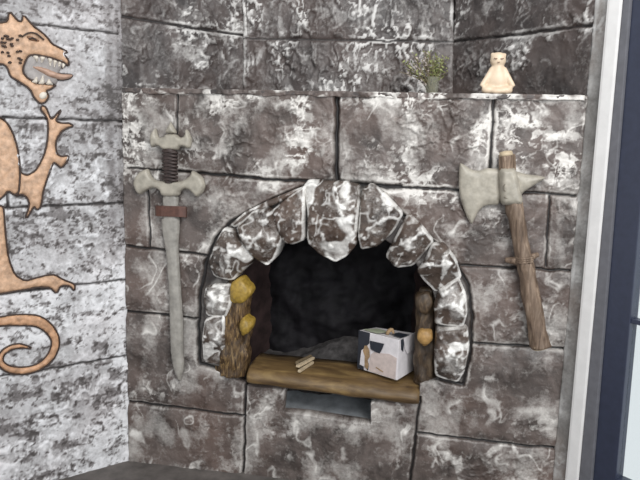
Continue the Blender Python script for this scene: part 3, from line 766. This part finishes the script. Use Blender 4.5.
for k in range(26):
    x = rs.uniform(0, 21); y = rs.uniform(33, 64)
    if y > 60 and x < 6: continue
    tube('scale_mark', [LEFT.P(*LEFT.uv(x, y, .021), .021), LEFT.P(*LEFT.uv(x+1.8, y+rs.uniform(-1, .6), .021), .021), LEFT.P(*LEFT.uv(x+3.2, y+rs.uniform(-.6, 1), .021), .021)], [.003, .0045, .002], M_LINE, hd, 6)
dpiece('goatee_patch', [(37, 93), (42, 90), (48, 93), (47.5, 98), (42, 101), (38, 98)], M_TOOTH, .024, hd, False, rnd=.012)
dpiece('wing', [(2.5, 119), (8, 124), (13, 133), (17, 146), (19.5, 160), (20, 175), (19, 193), (14, 195), (8, 190.5), (3, 197), (-10, 206), (-40, 230), (-80, 200), (-80, 120), (-30, 100)], M_TAN, .018, seed=5)
arm = dpiece('foreleg', [(47.5, 120), (45, 115), (40.5, 110), (41.5, 105.5), (46, 107), (49.5, 116), (51, 119.5), (54, 117), (58, 112), (61.5, 109.5), (57.5, 117), (55.5, 121), (62, 123.5), (69, 123), (74, 126), (67, 128), (61, 132), (56.5, 139), (55.5, 147), (57, 154), (61, 156.5), (69, 155.5), (67.5, 161), (61.5, 168.5), (56, 164), (53.5, 162), (51, 169), (47, 179), (43, 192), (41, 207), (37, 210), (33.5, 206), (28, 217), (25, 218), (29.5, 205), (27.5, 198), (22, 194), (15, 196), (19, 192), (20, 171), (23, 174), (28, 175), (35, 171), (40, 163), (44, 155), (47, 143), (48, 131)], M_TAN, .019, seed=6)
dpiece('hind_leg', [(-80, 205), (-40, 220), (0, 205), (3.5, 207), (4.5, 220), (6, 240), (9, 260), (15, 275), (25, 281), (37, 277.5), (47, 275), (55, 274.5), (63, 279.5), (75, 284), (74.5, 291.5), (70, 286), (61, 285), (56.5, 294), (50, 287.5), (38, 287), (25, 289.5), (10, 292), (-10, 296), (-60, 310), (-80, 300)], M_TAN, .019, seed=7)
def band(path):
    c = np.array([(x, y) for x, y, r in path], float); r = np.array([q[2] for q in path], float)
    n = len(c); t = np.linspace(0, n-1, (n-1)*4+1); cc = []
    for s_ in t:
        i = min(int(s_), n-2); f = s_-i; p0 = c[max(i-1, 0)]; p1 = c[i]; p2 = c[i+1]; p3 = c[min(i+2, n-1)]
        cc.append(.5*((2*p1)+(-p0+p2)*f+(2*p0-5*p1+4*p2-p3)*f*f+(-p0+3*p1-3*p2+p3)*f**3))
    cc = np.array(cc); rr = np.interp(t, np.arange(n), r); T = np.gradient(cc, axis=0); T /= np.linalg.norm(T, axis=1)[:, None]
    Nn = np.stack([-T[:, 1], T[:, 0]], 1)
    return np.concatenate([cc+Nn*rr[:, None], (cc-Nn*rr[:, None])[::-1]])
dpiece('tail', [tuple(q) for q in band([(-75, 300, 12), (-50, 318, 9), (-20, 324, 6), (0, 321.5, 4.5), (20, 320, 5.6), (38, 321.5, 5.6), (50, 330, 4.8), (55.5, 342, 4), (51, 356, 3.8), (40, 366, 3.2), (26, 370.5, 3.6), (10, 369.5, 3.6), (1, 363, 3), (2, 354, 2.4), (10, 348, 2.3), (20, 346, 2.2), (31, 348, .6)])], M_TAIL, .022, smooth=0, rnd=.014, seed=8)

# ------------------------------------------------------------------ things on the ledge
def metashape(name, balls, mat, parent, vox=.004, smooth=6):
    """One continuous body: ellipsoids fused by a voxel remesh and smoothed."""
    bm = bmesh.new()
    for (c, r, rot) in balls:
        mtx = Matrix.Translation(c) @ rot.to_matrix().to_4x4() @ Matrix.Diagonal((*r, 1))
        bmesh.ops.create_icosphere(bm, subdivisions=3, radius=1, matrix=mtx)
    me = bpy.data.meshes.new(name); bm.to_mesh(me); bm.free()
    t = bpy.data.objects.new('t', me); COL.objects.link(t)
    m = t.modifiers.new('r', 'REMESH'); m.mode = 'VOXEL'; m.voxel_size = vox
    s_ = t.modifiers.new('s', 'SMOOTH'); s_.iterations = smooth; s_.factor = .5
    dg = bpy.context.evaluated_depsgraph_get(); dg.update()
    me2 = bpy.data.meshes.new_from_object(t.evaluated_get(dg)); bpy.data.objects.remove(t)
    me2.name = name; me2.materials.clear(); me2.materials.append(mat)
    for p in me2.polygons: p.use_smooth = True
    return link(bpy.data.objects.new(name, me2), parent)
from mathutils import Euler
E0 = Euler((0, 0, 0))
HLED = -.050
fb = W(496.5, 92, HLED); fx, fy, fz = fb[0], fb[1], ZLEDGE+.002
k = PXM*.985
def fp(dx, dy, dz): return (fx+dx*k, fy+dy*k, fz+dz*k)      # figurine coordinates in photo pixels
fig = empty('meditation_figurine', (fx, fy, fz), 'small beige animal figurine sitting cross-legged on the ledge', 'figurine')
balls = []
def ball(x, y, z, rx, ry, rz, rot=(0, 0, 0)): balls.append((fp(x, y, z), (rx*k, ry*k, rz*k), Euler(rot)))
ball(0, 0, 14, 10, 6.4, 11); ball(0, 0, 8, 10.5, 5.4, 9); ball(0, 0, 19, 8.3, 5.6, 9); ball(0, 0, 21, 6.6, 5.6, 8); ball(0, .5, 25, 6, 5.2, 5)
ball(-.6, 0, 32, 7.6, 6, 6.4); ball(-.6, 0, 35, 7.2, 5.4, 5)
ball(-5.9, 0, 37.4, 2.2, 2.2, 2.2); ball(4.8, 0, 37.2, 2.2, 2.2, 2.1); ball(-.6, 0, 36, 6.4, 3.6, 3.2)
ball(-7.5, -3, 4.2, 7.2, 5.5, 4.2); ball(7.5, -3, 4.2, 7.2, 5.5, 4.2); ball(0, -6, 3.2, 8, 4, 3.2); ball(0, 0, 3.5, 11, 7, 3.5); ball(-.6, 0, 34, 6.9, 4.6, 5.4)
for sg in (-1, 1):
    for t in range(9):
        q = t/8; ball(sg*(6+7.6*q), -1-2.5*q, 23-13.5*q, 2.6-.3*q, 2.6-.3*q, 3.2)
    ball(sg*14.6, -4, 8.8, 2.0, 2, 1.6)
body = metashape('body', balls, M_FIG, fig, .0035, 5)
def fline(pts, r=.0022, name='closed_eye'): tube(name, [fp(*p) for p in pts], [r*.6]+[r]*(len(pts)-2)+[r*.6], M_FIGLINE, fig, 6, 3)
fline([(-5, -6.1, 33.8), (-3.6, -6.5, 33), (-2, -6.4, 33.2)]); fline([(1, -6.4, 33.2), (2.4, -6.4, 32.9), (4, -5.9, 33.6)])
fline([(-1.6, -6.2, 30.0), (-.6, -6.3, 29.6), (.6, -6.2, 30.0)], .0016, 'mouth')

# dried sprigs in a small glass jar
pc = W(428, 88, -.20); px_, py_ = pc[0], pc[1]
kk = PXM*1.07
pot = empty('sprig_jar', (px_, py_, ZLEDGE+.002), 'small glass jar of dry olive and pinkish sprigs on the ledge', 'plant')
jx = px_+4*kk
def lathe(name, c, prof, mat, parent, n=24):
    V = []; q = []
    for r, z in prof:
        for i in range(n): a = i/n*2*math.pi; V.append((c[0]+r*math.cos(a), c[1]+r*math.sin(a), c[2]+z))
    for j in range(len(prof)-1):
        for i in range(n): q.append((j*n+i, j*n+(i+1) % n, (j+1)*n+(i+1) % n, (j+1)*n+i))
    return build(name, np.array(V), np.array(q), mat, parent)
z0 = ZLEDGE+.003
lathe('jar', (jx, py_, z0), [(.0001, 0), (5*kk, 0), (5.6*kk, 1*kk), (6*kk, 17*kk), (6.4*kk, 18*kk)], M_JAR, pot)
rs = random.Random(9)
leafV = {0: [], 1: []}; leafQ = {0: [], 1: []}
stems = []
for i in range(54):
    a = rs.uniform(-1, 1); lean = a*25-7; hgt = rs.uniform(18, 46)*(1-.25*abs(a))
    p0 = Vector((jx+rs.uniform(-3, 3)*kk, py_+rs.uniform(-3, 3)*kk, z0+3*kk)); p1 = Vector((jx+lean*.4*kk, py_+rs.uniform(-4, 4)*kk, z0+18*kk))
    drop = abs(a)*rs.uniform(0, 10)
    p2 = Vector((jx+lean*kk, py_+rs.uniform(-9, 7)*kk, z0+(12+hgt*.75-drop)*kk))
    stems.append((p0, p1, p2))
    for j in range(13):
        t = .25+.75*j/12; q = (1-t)**2*p0+2*t*(1-t)*p1+t*t*p2
        if q.z < z0+15*kk and abs(q.x-jx) < 7*kk: continue
        w_ = 1 if (i % 3 and a < .1) else 0
        d = Vector((rs.uniform(-1, 1), rs.uniform(-1, 1), rs.uniform(-.3, 1))).normalized(); s2 = d.cross(Vector((rs.uniform(-1, 1), rs.uniform(-1, 1), .3))).normalized()
        L_ = rs.uniform(2.4, 4.6)*kk; b = len(leafV[w_]); up = d.cross(s2)*.12*L_
        leafV[w_] += [q, q+d*L_*.5+s2*L_*.24+up, q+d*L_, q+d*L_*.5-s2*L_*.24+up]; leafQ[w_].append((b, b+1, b+2, b+3))
sv = []
for i, (a, b, c) in enumerate(stems[:40]):
    tube('stem', [a, (a+b)/2*.5+b*.5, b*.5+c*.5, c], [.0022, .002, .0016, .001], M_STEM, pot, 5, 2)
build('olive_leaves', np.array(leafV[0]), np.array(leafQ[0]), M_LEAF, pot)
build('dry_leaves', np.array(leafV[1]), np.array(leafQ[1]), M_LEAF2, pot)

# ------------------------------------------------------------------ things on the hearth board
ZP = ZPL+.003
def on_plank(px, py, z=ZP):
    d = ray(px, py); t = (z-ZC)/d[2]; return CAM+t*d
c0 = on_plank(397, 380.5); cl = on_plank(357.5, 368); cr = on_plank(410, 369.5)
ex = (cl-c0); ey = (cr-c0); ez = np.array([0, 0, 1.0])
ey = ey-ex*np.dot(ey, ex)/np.dot(ex, ex)*.55
HBX = 44*PXM*.97
def bp(a, b, c, off=0):                                   # box coordinates: along left face, along right face, up
    nl = np.cross(ex, ez); nl = nl/np.linalg.norm(nl); 
    return c0+a*ex+b*ey+c*HBX*ez
nL = np.cross(ez, ex); nL /= np.linalg.norm(nL); nL = nL if np.dot(nL, ey) < 0 else -nL
nR = np.cross(ez, ey); nR /= np.linalg.norm(nR); nR = nR if np.dot(nR, ex) < 0 else -nR
box = empty('torn_box', c0*.5+(cl+cr)*.25, 'torn white and black cardboard box on the hearth board', 'box')
def card(name, pts, face, off, th, mat, par=box):
    n_ = {'L': nL, 'R': nR, 'T': ez}[face]
    def P(a, b, o):
        if face == 'L': return bp(a, 0, b)+n_*o
        if face == 'R': return bp(0, a, b)+n_*o
        return bp(a, b, (1-a)*(1-b)+.985*a*(1-b)+.86*a*b+.97*(1-a)*b)+n_*(o+.0035)
    bm = bmesh.new(); A = [bm.verts.new(P(a, b, off)) for a, b in pts]; B = [bm.verts.new(P(a, b, off+th)) for a, b in pts]
    bm.faces.new(A); bm.faces.new(B[::-1]); n = len(A)
    for i in range(n): bm.faces.new((A[i], B[i], B[(i+1) % n], A[(i+1) % n]))
    return bm_obj(name, bm, mat, par)
c8 = [bp(0, 0, 0), bp(1, 0, 0), bp(1, 1, 0), bp(0, 1, 0), bp(0, 0, 1), bp(1, 0, .985), bp(1, 1, .86), bp(0, 1, .97)]
bodyb = bm_obj('box_body', hex_bm(c8), M_CARD, box, bevel=.003)
t1 = .0016
card('black_panel', [(1, .02), (.83, .0), (.84, .12), (.72, .02), (.71, .2), (.80, .3), (.79, .62), (.72, .72), (.71, .99), (1, .985)], 'L', .0006, t1, M_CARDK)
card('white_strip', [(.93, .12), (.80, .10), (.79, .46), (.84, .56), (.90, .5), (.92, .30)], 'L', .0024, t1, M_CARD)
card('scuffed_panel', [(.70, .03), (.04, .02), (.03, .55), (.20, .60), (.42, .56), (.58, .54), (.66, .46)], 'L', .0008, t1, M_CARDP)
card('dark_patch', [(.70, .80), (.34, .82), (.39, .66), (.44, .55), (.56, .56), (.67, .60)], 'L', .0026, t1, M_CARDK)
card('torn_hole', [(.80, .10), (.73, .06), (.70, .16), (.73, .30), (.68, .40), (.70, .56), (.76, .66), (.82, .64), (.86, .50), (.81, .38)], 'L', .0034, t1, M_CARDB)
card('crease_mark', [(.52, .16), (.34, .10), (.33, .125), (.51, .19)], 'L', .0030, .001, M_CARDB)
card('painted_top_gap', [(.02, .15), (.30, .28), (.26, .62), (-.01, .60)], 'T', .0006, t1, M_CARDK)  # black sheet on the lid, colour standing in for a shaded opening
card('green_label', [(.55, .03), (.93, .10), (.80, .62), (.45, .50)], 'T', .0008, t1, M_CARDG)
card('side_flap', [(.22, 1.0), (.98, 1.02), (1.0, .62), (.48, .56), (.32, .72)], 'R', .004, .0025, M_CARD)
card('painted_side_gap', [(.10, .99), (.30, .99), (.26, .66), (.14, .74)], 'R', .0008, t1, M_CARDK)  # black sheet on the side, its colour paints the dark of a gap
tube('torn_scrap', [bp(.42, .30, .96), bp(.40, .36, 1.05), bp(.34, .40, 1.09), bp(.30, .42, .99)], [.006, .008, .007, .004], M_CARDB, box, 8, 3, .2)

wc = on_plank(303, 366)
def splint(px0, py0, px1, py1, z, wdt, thk, mat, par, name):
    a = on_plank(px0, py0, ZP+z); b = on_plank(px1, py1, ZP+z); d = b-a; s_ = np.cross(ez, d); s_ = s_/np.linalg.norm(s_)*wdt
    cs = [a-s_, b-s_*.7, b+s_*.7, a+s_]
    bm = hex_bm([c for c in cs]+[c+ez*thk for c in cs]); return bm_obj(name, bm, mat, par, bevel=.0015)
wd = empty('wooden_clip', wc, 'small pale wooden clip lying on the hearth board left of the box', 'wooden clip')
splint(299, 372.5, 313, 363.5, .0, .006, .010, M_PALEWOOD, wd, 'lower_slat')
splint(297.5, 367.5, 313.5, 359, .012, .008, .010, M_PALEWOOD, wd, 'upper_slat')
splint(297, 364.5, 311, 357.5, .008, .008, .012, plain('brown_clip_wood', (.20, .15, .09), .6, 60, .3), wd, 'back_slat')
